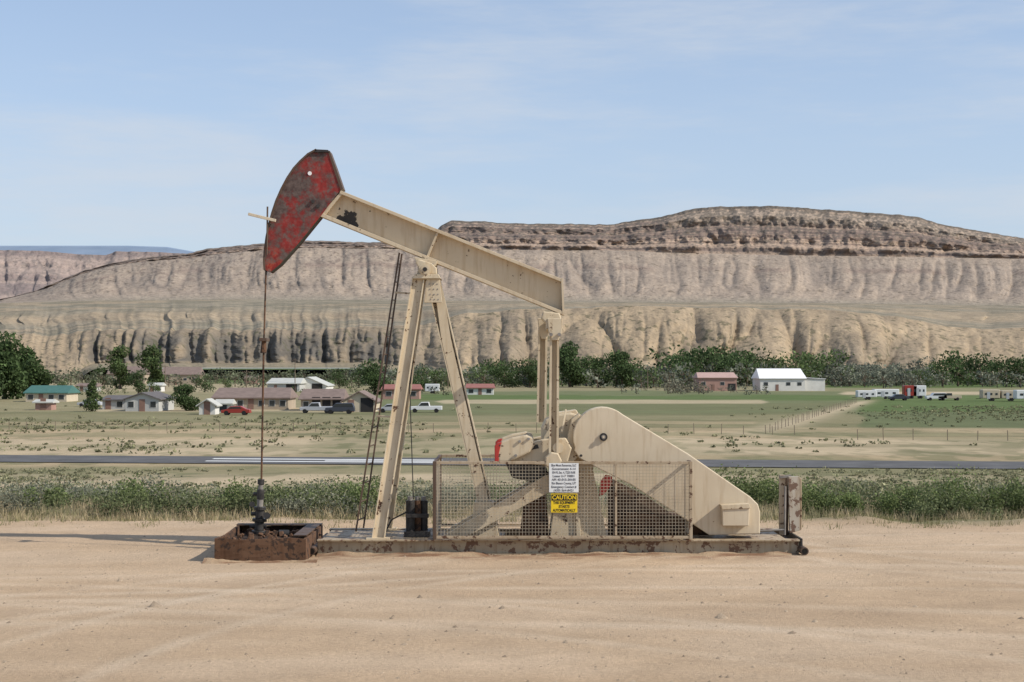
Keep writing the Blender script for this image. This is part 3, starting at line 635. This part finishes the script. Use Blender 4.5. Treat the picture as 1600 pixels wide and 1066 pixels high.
for i,(x,y) in enumerate(arc):
    a=arc[max(0,i-1)];b_=arc[min(len(arc)-1,i+1)]; tx,ty=b_[0]-a[0],b_[1]-a[1]; l=math.hypot(tx,ty); nx,ny=ty/l,-tx/l
    if nx>0: nx,ny=-nx,-ny
    o=Q(x+nx*2.2,y+ny*2.2); q=Q(x-nx*.6,y-ny*.6); pr_.append([bm.verts.new(Vector((v.x,yy,v.z))) for v,yy in((o,c0-.2),(o,c0+.2),(q,c0+.2),(q,c0-.2))])
for i in range(len(pr_)-1):
    for k in range(4): bm.faces.new((pr_[i][k],pr_[i][(k+1)%4],pr_[i+1][(k+1)%4],pr_[i+1][k]))
bm.faces.new(pr_[0]); bm.faces.new(pr_[-1][::-1]); bm_obj(bm,'head_face_plate',m_darktube,PJ)
prism('head_top_cap',[(494,236),(515,237),(517,241),(494,241)],c0-.2,c0+.2,m_dark,PJ)
prism('head_rear_edge',[(514,238),(517,238),(527,265),(538,297),(534,299),(523,266)],c0-.18,c0+.18,m_darktube,PJ,bev=0)
cyl('head_hole_ring',Q(484,271,c0-.178),Q(484,271,c0-.165),.032,m_white,PJ,n=16); 
for x,y in((497,322),(489,315)): cyl('head_bolt',Q(x,y,c0-.2),Q(x,y,c0-.165),.03,m_dark,PJ,n=8)
prism('saddle_plate',[(648,403),(684,409),(682,417),(652,411)],c0-.18,c0+.18,m_cream,PJ)
prism('saddle_block',[(650,411),(656,407),(676,413),(683,420),(684,430),(652,430),(655,420)],c0-.22,c0+.22,m_cream,PJ,bev=.015)
cyl('saddle_bearing_shaft',Q(664,421,c0-.36),Q(664,421,c0+.36),.07,m_cream,PJ); cyl('saddle_bearing_cap',Q(664,421,c0-.3),Q(664,421,c0-.2),.1,m_cream,PJ)
cyl('bearing_hub',Q(664,421,c0-.375),Q(664,421,c0-.36),.035,m_dark,PJ,n=12)
for x in(654,676): cyl('saddle_bolt',Q(x,412,c0-.2),Q(x,434,c0-.2),.014,m_grey,PJ,n=8)
prism('post_top_plate',[(650,430),(686,430),(690,437),(646,437)],c0-.3,c0+.3,m_cream,PJ)
TX=Q(655,436,c0)
for sg,nm in((-1,'near'),(1,'far')):
    ibeam('post_front_leg_'+nm,Vector((TX.x,c0+sg*.2,TX.z)),Vector((-2.07,c0+sg*.72,.25)),.20,.12,m_leg,PJ,.012,.016)
bm=bmesh.new()
for t in(.12,.3,.5,.7,.88):
    z=TX.z+(.25-TX.z)*t; x=TX.x+(-2.07-TX.x)*t; w=.2+.52*t; add_bar(bm,(x,c0-w,z),(x,c0+w,z),.06,.06)
bm_obj(bm,'post_braces',m_leg,PJ)
T2=Q(677,436,c0); B2=Q(757,783,c0)
ibeam('post_rear_leg',T2,B2,.22,.2,m_leg,PJ,.02,.018)
prism('post_rear_leg_face',[(669,437),(686,437),(696,475),(705,530),(764,783),(748,783),(690,530),(683,475)],c0-.102,c0-.094,m_leg,PJ,bev=0)
prism('post_gusset',[(668,437),(688,437),(692,474),(664,474)],c0-.24,c0-.22,m_leg,PJ)
bm=bmesh.new()
for i in range(4):
    for j in range(3):
        q=Q(671+j*6+i*.6,444+i*8,c0-.246); add_cyl(bm,q,q+Vector((0,.012,0)),.011,n=8)
bm_obj(bm,'gusset_bolts',m_grey,PJ)
box('post_foot',(-2.07,c0-.72,.262),(.36,.24,.03),m_cream,PJ); box('post_foot',(-2.07,c0+.72,.262),(.36,.24,.03),m_cream,PJ)
prism('rear_leg_pedestal',[(742,783),(772,783),(780,838),(734,838)],c0-.3,c0+.3,m_cream,PJ)
lad_t=Q(626,396,24.75); lad_b=Q(562,828,24.4); bm=bmesh.new()
off=Vector((.0,.15,0)); of2=Vector((.045,0,.012))
add_bar(bm,lad_t-off-of2*.2,lad_b-off-of2,.026,.026); add_bar(bm,lad_t+off+of2*.2,lad_b+off+of2,.026,.026)
for i in range(15):
    t=(i+.6)/15.2; k=.2+.8*t; add_cyl(bm,lad_t.lerp(lad_b,t)-off-of2*k,lad_t.lerp(lad_b,t)+off+of2*k,.01,n=6)
bm_obj(bm,'ladder',m_darktube,PJ)
bar('ladder_bracket',Q(617,457,24.7),Q(644,459,24.6),.03,.03,m_cream,PJ); bar('ladder_bracket',Q(588,650,24.5),Q(622,652,24.4),.03,.03,m_cream,PJ)
cyl('brake_cable',Q(650,480,24.6),Q(640,600,24.6),.02,m_dark,PJ,n=6); cyl('brake_cable',Q(640,600,24.6),Q(646,780,24.6),.008,m_dark,PJ,n=6)
prism('equalizer_bearing',[(848,487),(874,490),(877,500),(873,508),(852,506),(845,498)],c0-.2,c0+.2,m_cream,PJ,bev=.02)
bar('equalizer_beam',Q(861,506,23.7),Vector((Q(861,506,23.7).x+.02,25.35,Q(861,506,23.7).z)),.14,.16,m_cream,PJ,.01)
def pit(nm,x0,x1,yt,yb_,d):
    bm=bmesh.new(); add_bar(bm,Q(x0,yt,d),Q(x1,yb_,d),.035,.12); add_bar(bm,Q(x0+11,yt,d),Q(x1+12,yb_,d),.035,.12); add_bar(bm,Q(x0+5.5,yt,d+.03),Q(x1+6,yb_,d+.03),.10,.012)
    bm_obj(bm,nm,m_cream,PJ)
pit('pitman_arm_near',861,859,500,722,23.66); pit('pitman_arm_far',843,840,500,660,25.3)
prism('pitman_top_end',[(855,498),(879,498),(878,518),(872,532),(862,532),(857,518)],23.56,23.78,m_cream,PJ,ref=23.66,bev=.01)
prism('pitman_top_end',[(840,498),(860,498),(858,518),(854,530),(846,530),(842,518)],25.2,25.4,m_cream,PJ,ref=25.3,bev=.01)
for x in(861,874): cyl('pitman_bolt',Q(x,523,23.5),Q(x,523,23.6),.028,m_grey,PJ,n=8)
prism('gear_reducer',[(846,668),(852,655),(866,647),(890,644),(912,650),(930,690),(925,735),(860,735),(846,712)],c0-.33,c0+.33,m_cream,PJ,bev=.03)
prism('gear_reducer_flange',[(840,692),(935,692),(935,699),(840,699)],c0-.38,c0+.38,m_cream,PJ)
prism('gear_reducer_lid',[(862,645),(900,640),(904,648),(860,652)],c0-.2,c0+.2,m_cream,PJ,bev=.015)
cyl('crank_shaft',Q(872,700,23.62),Q(872,700,25.4),.085,m_cream,PJ)
for j,(y0,y1) in enumerate(((23.8,23.98),(25.0,25.2))):
    prism('crank_arm',[(884,684),(893,700),(886,724),(860,728),(800,722),(795,700),(850,686)],y0,y1,m_cream,PJ,ref=23.9,bev=.02)
    wt=[(776,697),(784,689),(800,683),(822,679),(833,682),(836,694),(828,706),(808,716),(792,722),(778,722)]
    prism('counterweight',wt,y0-.12,y0+.06,m_cream,PJ,ref=23.85,bev=.03)
    prism('counterweight_red_end',[(773,696),(777,692),(784,690),(780,706),(779,722),(773,720)],y0-.13,y0+.07,m_redp,PJ,ref=23.85,bev=.01)
prism('crank_pin_housing',[(852,714),(861,706),(872,708),(878,720),(872,732),(858,733),(851,725)],23.55,23.72,m_cream,PJ,ref=23.66,bev=.02)
prism('crank_slot',[(800,702),(840,694),(842,700),(802,709)],23.795,23.81,m_dark,PJ,ref=23.9,bev=0)
for x,y in((812,690),(826,686),(806,712)): cyl('counterweight_bolt',Q(x,y,23.65),Q(x,y,23.7),.022,m_grey,PJ,n=8)
prism('dark_drum',[(790,722),(845,718),(856,735),(835,752),(800,745)],c0-.3,c0+.3,m_dark,PJ,bev=.03)  # dark steel body below the counterweights
prism('gearbox_pedestal',[(872,733),(925,733),(947,838),(858,838)],c0-.36,c0+.36,m_cream,PJ,bev=.01)
prism('pedestal_rib',[(896,737),(901,737),(906,838),(899,838)],c0-.40,c0-.36,m_cream,PJ)
prism('diagonal_brace',[(686,838),(724,838),(872,758),(868,738),(852,740)],c0-.42,c0-.28,m_cream,PJ)
prism('diagonal_brace',[(686,838),(724,838),(872,758),(868,738),(852,740)],c0+.28,c0+.42,m_cream,PJ)
prism('brake_drum_housing',[(820,770),(852,757),(858,838),(812,838)],c0-.2,c0+.2,m_rust,PJ,bev=.02)
gp=[]
for i in range(15):
    t=math.radians(200-i*10.8); gp.append((942+47*math.cos(t),683-47*math.sin(t)))
gpoly=gp+[(1075,709),(1130,747),(1172,776),(1184,788),(1187,800),(1187,834),(1108,836),(1050,798),(985,757),(940,735),(905,716),(897,704)]
prism('belt_guard',gpoly,23.86,24.22,m_guard,PJ,ref=23.9,bev=.015)
cyl('guard_hub_ring',Q(943,683,23.83),Q(943,683,23.87),.062,m_dark,PJ); cyl('guard_hub',Q(943,683,23.80),Q(943,683,23.84),.035,m_grey,PJ,n=12)
cyl('guard_hub_dot',Q(943,683,23.79),Q(943,683,23.80),.018,m_guard,PJ,n=12)
cyl('guard_inspection_hole',Q(908,712,23.85),Q(908,712,23.87),.02,m_dark,PJ,n=10)
prism('junction_box',[(1128,791),(1168,789),(1171,795),(1170,822),(1129,822)],23.68,23.86,m_guard,PJ,ref=23.7,bev=.012)
prism('junction_box_lid',[(1126,789),(1170,787),(1172,794),(1128,796)],23.66,23.86,m_cream,PJ,ref=23.7,bev=.006)
prism('prime_mover_base',[(960,800),(1100,806),(1118,838),(955,838)],c0-.1,c0+.55,m_rust,PJ)
cyl('electric_motor',Q(1150,800,24.25),Q(1150,800,25.1),.22,m_grey,PJ)
prism('red_belt_cover',[(938,752),(946,742),(957,744),(954,760),(944,772),(936,776)],23.96,24.0,m_redp,PJ,ref=23.98)
prism('inner_guard',[(950,745),(1010,775),(1062,812),(1062,838),(950,838)],c0+.0,c0+.04,m_darktube,PJ)
bar('brake_lever',Q(884,640,24.1),Q(878,676,24.0),.03,.03,m_cream,PJ)
prism('front_leg_plate',[(893,655),(905,645),(905,712),(888,730),(880,712)],23.95,24.15,m_cream,PJ,ref=24,bev=.01)
vu=empty('lubricator_unit',Q(650,838,24.3))
for i,(x,w_) in enumerate(((641,.07),(652,.06),(662,.065))):
    cyl('cylinder',Q(x,832,24.2+.1*i),Q(x,782,24.2+.1*i),w_,[m_dark,m_rust,m_dark][i],vu); cyl('cap',Q(x,782,24.2+.1*i),Q(x,776,24.2+.1*i),w_*.6,m_grey,vu)
bar('manifold',Q(634,806,24.1),Q(670,806,24.1),.06,.06,m_dark,vu); box('base',(Q(652,836,24.3).x,24.3,.29),(.4,.4,.08),m_dark,vu)
cyl('hose',Q(612,812,24.1),Q(636,800,24.1),.012,m_black,vu,n=6); cyl('hose',Q(600,836,24.1),Q(612,812,24.1),.012,m_black,vu,n=6)
# ---------------------------------------------------------------- fence cage
FC=empty('safety_fence',Q(870,838,23.6))
xl,xr=Q(679,0,23.6).x,Q(1079,0,23.6).x; zt=Q(0,721,23.6).z; zb=.27; yf,yb2=23.58,25.42
def tube(n_,a,b_,r=.022,m=m_tube): return bar(n_,a,b_,r*2,r*2,m,FC)
for (x,y) in((xl,yf),(xr,yf),(xl,yb2),(xr,yb2)): tube('corner_post',(x,y,zb),(x,y,zt),.026,m_tube if x>0 else m_darktube)
for y in(yf,yb2):
    tube('top_rail',(xl+.03,y,zt-.02),(xr-.03,y,zt-.02)); tube('bottom_rail',(xl+.03,y,zb+.03),(xr-.03,y,zb+.03))
tube('mid_post',(Q(962,0,23.6).x,yf,zb+.06),(Q(962,0,23.6).x,yf,zt-.05),.015)
for x in(xl,xr):
    tube('side_top_rail',(x,yf+.03,zt-.02),(x,yb2-.03,zt-.02),m=m_darktube); tube('side_bottom_rail',(x,yf+.03,zb+.03),(x,yb2-.03,zb+.03))
def wires(name,o,u,L,h,sp=.052,t=.0042):
    bm=bmesh.new(); u=Vector(u)
    for i in range(1,int(L/sp)): 
        a=Vector(o)+u*(i*sp); add_bar(bm,a+Vector((0,0,.0)),a+Vector((0,0,h)),t,t)
    for j in range(1,int(h/sp)):
        a=Vector(o)+Vector((0,0,j*sp)); add_bar(bm,a,a+u*L,t,t)
    bm_obj(bm,name,m_wire,FC)
hh_=zt-zb-.09
wires('wire_mesh_front',(xl,yf-.0,zb+.06),(1,0,0),xr-xl,hh_,.05,.0055); wires('wire_mesh_back',(xl,yb2,zb+.06),(1,0,0),xr-xl,hh_)
wires('wire_mesh_side',(xl,yf,zb+.06),(0,1,0),yb2-yf,hh_); wires('wire_mesh_side',(xr,yf,zb+.06),(0,1,0),yb2-yf,hh_)
def text(body,x,z,y,size,mat,parent,name='lettering',sx=1,bold=0):
    cu=bpy.data.curves.new(name,'FONT'); cu.body=body; cu.size=size; cu.align_x='CENTER'; cu.align_y='CENTER'; cu.extrude=.0006; cu.offset=bold
    o=bpy.data.objects.new(name,cu); COL.objects.link(o); o.location=(x,y,z); o.rotation_euler=(math.pi/2,0,0); o.scale=(sx,1,1); cu.materials.append(mat); return par(o,parent)
ds=23.53
S1=empty('well_information_sign',Q(881,750,ds)); a=Q(858,724,ds); b_=Q(904,769.5,ds); cxs=(a.x+b_.x)/2
box('panel',(cxs,ds,(a.z+b_.z)/2),(b_.x-a.x,.008,a.z-b_.z),m_white,S1,.002)
L=['Blue Moon Resources, LLC','Government 4-14','554 FL Sec. 4, T22S R10E','Lease U-7 70801','API 43-015-30105','Rio Blanco County, UT','Emergency Contact #','(435) 564-8421']
for i,t in enumerate(L):
    w_=.43; text(t,cxs,a.z-.032-i*.055,ds-.006,.050,m_inkg,S1,sx=min(1.0,w_/(len(t)*.050*.52)),bold=.0008)
S2=empty('caution_sign',Q(881,786,ds)); a=Q(861,771.5,ds-.01); b_=Q(902,801,ds-.01); cxs=(a.x+b_.x)/2; w_=b_.x-a.x; h1=.105
box('yellow_panel',(cxs,ds-.01,(a.z+b_.z)/2),(w_,.008,a.z-b_.z),m_yel,S2,.002)
box('black_header',(cxs,ds-.016,a.z-h1/2-.006),(w_-.02,.004,h1-.012),m_ink,S2)
text('CAUTION',cxs,a.z-h1/2-.007,ds-.0195,.088,m_yel,S2,sx=.92,bold=.002)
for i,t in enumerate(('THIS EQUIPMENT','STARTS','AUTOMATICALLY')): text(t,cxs,a.z-h1-.035-i*.058,ds-.0155,.058,m_ink,S2,sx=.74 if len(t)>8 else .85,bold=.0016)
# ---------------------------------------------------------------- wellhead
WH=empty('wellhead',Q(405,850,24.4)); dw=24.4
wx=Q(404,0,dw).x
for (y0,y1,r,m) in((862,832,.085,m_dark),(834,829,.12,m_dark),(829,815,.075,m_dark),(815,810,.115,m_black),(810,797,.07,m_dark),(797,792,.095,m_dark),(792,780,.05,m_grey),(780,765,.06,m_dark),(765,757,.04,m_grey),(757,749,.055,m_dark)):
    cyl('spool',Vector((wx+.04*(850-y0)/100,dw,Q(0,y0,dw).z)),Vector((wx+.04*(850-y1)/100,dw,Q(0,y1,dw).z)),r,m,WH,n=18,bev=.006)
for y,l in((822,.2),(803,.17),(772,.12)): cyl('side_outlet',Q(404,y,dw)-Vector((l*.7,0,0)),Q(404,y,dw)+Vector((l*.6,0,0)),.03,m_dark,WH,n=12); 
cyl('valve_wheel',Q(417,806,dw-.1),Q(417,806,dw-.08),.055,m_dark,WH,n=16); cyl('valve_wheel',Q(394,788,dw-.12),Q(394,788,dw-.1),.045,m_dark,WH,n=16)
cyl('flow_line',Q(404,834,dw),Q(500,834,dw+.1),.035,m_rust,WH); cyl('flow_line_valve',Q(436,834,dw-.02),Q(452,834,dw+.0),.06,m_dark,WH)
cyl('polished_rod',Q(408.5,752,dw),Q(412,548,dw),.016,m_rust,PJ,n=10)
cyl('rod_clamp',Q(411.5,552,dw),Q(412.5,530,dw),.05,m_rust,PJ,n=10,r2=.035); bar('carrier_bar',Q(407,531,dw),Q(419,531,dw),.05,.3,m_darktube,PJ)
for k in(-.11,.11): cyl('bridle_cable',Q(412.5,530,dw+k*.8),Q(416.5,395,c0+k),.014,m_rust,PJ,n=8)
cyl('bridle_stub',Q(417,398,c0-.21),Q(418,323,c0-.21),.014,m_darktube,PJ,n=8)
bar('head_latch_rod',Q(388,334.5,c0-.22),Q(431,345,c0-.22),.045,.045,m_guard,PJ)
for k in(-.12,.12):
    pts=[Q(x-2.8,y,c0+k) for x,y in arc[7:]]
    bm=bmesh.new()
    for i in range(len(pts)-1): add_cyl(bm,pts[i],pts[i+1],.014,n=6)
    bm_obj(bm,'bridle_wrap',m_dark,PJ)
# cellar box
CB=empty('rusty_cellar_box',Q(405,880,22.9)); CB.location.z=0
xa,xb=Q(335,0,22.95).x,Q(478,0,22.95).x; y0,y1=22.95,25.0; zt_=.34; t=.05
bm=bmesh.new()
add_box(bm,((xa+xb)/2,y0+t/2,zt_/2-.05),(xb-xa,t,zt_+.1)); add_box(bm,((xa+xb)/2,y1-t/2,zt_/2-.05),(xb-xa,t,zt_+.1))
for x in(xa+t/2,xb-t/2): add_box(bm,(x,(y0+y1)/2,zt_/2-.05),(t,y1-y0-2*t,zt_+.1))
bmesh.ops.subdivide_edges(bm,edges=bm.edges,cuts=9,use_grid_fill=True)
for v in bm.verts:
    q=v.co; dn=math.sin(q.x*5.1+q.y*3)*.012+math.sin(q.x*13+1)*.006
    v.co+=Vector((0,dn*.7+(random.random()-.5)*.006,(dn+(random.random()-.5)*.012) if q.z>.3 else 0))
bm_obj(bm,'walls',m_rust,CB,0)
# oil soaked fill, lumpy, nearly level with rim
gx=np.linspace(xa+.04,xb-.04,60); gy=np.linspace(y0+.04,y1-.04,60); GX,GY=np.meshgrid(gx,gy)
GZ=.245+.09*(fbm(GX*3,GY*3,4,61)-.5)+.03*(fbm(GX*12,GY*12,3,62)-.5)
o=fast_mesh('oil_soaked_fill',np.stack([GX,GY,GZ],-1).reshape(-1,3),grid_faces(60,60),None,[m_oilsoil],True); par(o,CB)
bm=bmesh.new(); add_box(bm,((xa+xb)/2,y1-.12,zt_+.025),(xb-xa,.2,.02)); add_box(bm,(xb-.12,(y0+y1)/2-.02,zt_+.03),(.2,y1-y0-.5,.018)); bm_obj(bm,'rim_planks',m_darktube,CB)
bm=bmesh.new()
for i in range(70):
    x=random.uniform(xa+.1,xb-.1); y=random.uniform(y0+.1,y1-.3); s=random.uniform(.015,.05); add_bar(bm,(x,y,.24),(x+random.uniform(-.05,.05),y+random.uniform(-.05,.05),.26+s*1.3),s*1.6,s*1.3)
bm_obj(bm,'oily_debris',m_rust,CB,.01)
def berm(name,x0,x1,yb_,h,w):
    nx,ny=110,9; xs=np.linspace(x0,x1,nx); V=[];
    for j in range(ny):
        v=j/(ny-1); yy=yb_-w*v*(.6+.7*fbm(xs*2.3,xs*0+1,3,9)); zz=gz(xs,yy)+h*(1-v)**1.6*fbm(xs*3,xs*0+j*.1,4,3)*1.4-.012
        V.append(np.stack([xs,yy,zz],-1))
    V=np.array(V).reshape(-1,3); cc=lerp(np.ones((len(V),3))*np.array([.43,.31,.2]),np.array([.24,.14,.085]),sstep(.4,.7,fbm(V[:,0]*3,V[:,1]*6,3,70)))
    fast_mesh(name,V,grid_faces(ny,nx)[:,::-1],cc,[m_ground],True)
berm('soil_berm',-4.6,-2.9,22.96,.07,.3); berm('soil_berm',-3.0,4.5,23.64,.06,.45)
# ---------------------------------------------------------------- control post
CP=empty('electrical_control_post',Q(1232,835,24.6)); dc=24.6
m_peel=paint('peeling_white_paint',(.50,.46,.39),rust=.52,dirt=.9,rustc=(.16,.10,.07))
bar('post',Q(1222,836,dc),Q(1222,742,dc),.09,.09,m_tube,CP); bar('post_back',Q(1229,836,dc+.15),Q(1229,744,dc+.15),.05,.05,m_darktube,CP)
prism('panel_board',[(1230,744),(1247,744),(1248,828),(1232,832)],dc-.12,dc-.04,m_peel,CP,ref=dc)
prism('panel_edge',[(1248,746),(1251,748),(1251,826),(1248.5,828)],dc-.1,dc+.25,m_tube,CP,ref=dc)
cyl('conduit',Q(1226,836,dc-.12),Q(1227,760,dc-.12),.018,m_grey,CP,n=8); bar('top_bracket',Q(1218,746,dc-.05),Q(1236,744,dc-.05),.04,.05,m_grey,CP); cyl('conduit_to_motor',Q(1226,828,dc-.12),Q(1185,830,dc-.1),.018,m_grey,CP,n=8)
# ---------------------------------------------------------------- light, sky, camera
az=math.radians(108); el=math.radians(37)
sd=Vector((math.sin(az)*math.cos(el),math.cos(az)*math.cos(el),math.sin(el)))
sun=bpy.data.lights.new('sun','SUN'); sun.energy=4.9; sun.angle=math.radians(.5); sun.color=(1,.93,.83)
so=bpy.data.objects.new('sun',sun); COL.objects.link(so); so.rotation_euler=(-sd).to_track_quat('-Z','Y').to_euler(); so.location=(0,0,50)
w=bpy.data.worlds.new('World'); scene.world=w; w.use_nodes=True; nt=w.node_tree; bg=nt.nodes['Background']
sk=N(nt,'ShaderNodeTexSky',sky_type='NISHITA',sun_disc=False); sk.sun_elevation=el; sk.sun_rotation=az; sk.air_density=1.0; sk.dust_density=.6; sk.ozone_density=1.6; sk.altitude=1300
tc=N(nt,'ShaderNodeTexCoord').outputs['Generated']
sz=N(nt,'ShaderNodeSeparateXYZ'); nt.links.new(tc,sz.inputs[0])
zf=mrange(nt,sz.outputs['Z'],0,.22)
hzc=mixc(nt,zf,(3.75,4.25,4.95),(4.5,5.4,6.9)); hf=mrange(nt,sz.outputs['Z'],0,.22,.8,.38)
skc=mixc(nt,hf,sk.outputs[0],hzc)
mp_=N(nt,'ShaderNodeMapping'); mp_.inputs['Scale'].default_value=(2.2,2.2,14); mp_.inputs['Rotation'].default_value=(0,.10,0); nt.links.new(tc,mp_.inputs['Vector'])
cl=noise(nt,1.5,8,mp_.outputs[0],.62); cl2=noise(nt,.9,3,mapping(nt,tc,(1.5,1.5,4)),.5)
cf=math_(nt,'MULTIPLY',mrange(nt,cl,.42,.72,0,1,True),mrange(nt,cl2,.38,.62,.12,.6,True))
skc=mixc(nt,cf,skc,(4.8,5.15,5.65))
nt.links.new(skc,bg.inputs['Color']); bg.inputs['Strength'].default_value=.135
cam=bpy.data.cameras.new('camera'); co=bpy.data.objects.new('camera',cam); COL.objects.link(co); co.location=(0,0,H); co.rotation_euler=(math.pi/2,0,0)
cam.lens=54; cam.sensor_width=36; cam.shift_y=42/1600; cam.clip_end=60000; cam.clip_start=.1
scene.camera=co
scene.view_settings.view_transform='Standard'; scene.view_settings.look='None'; scene.view_settings.exposure=0
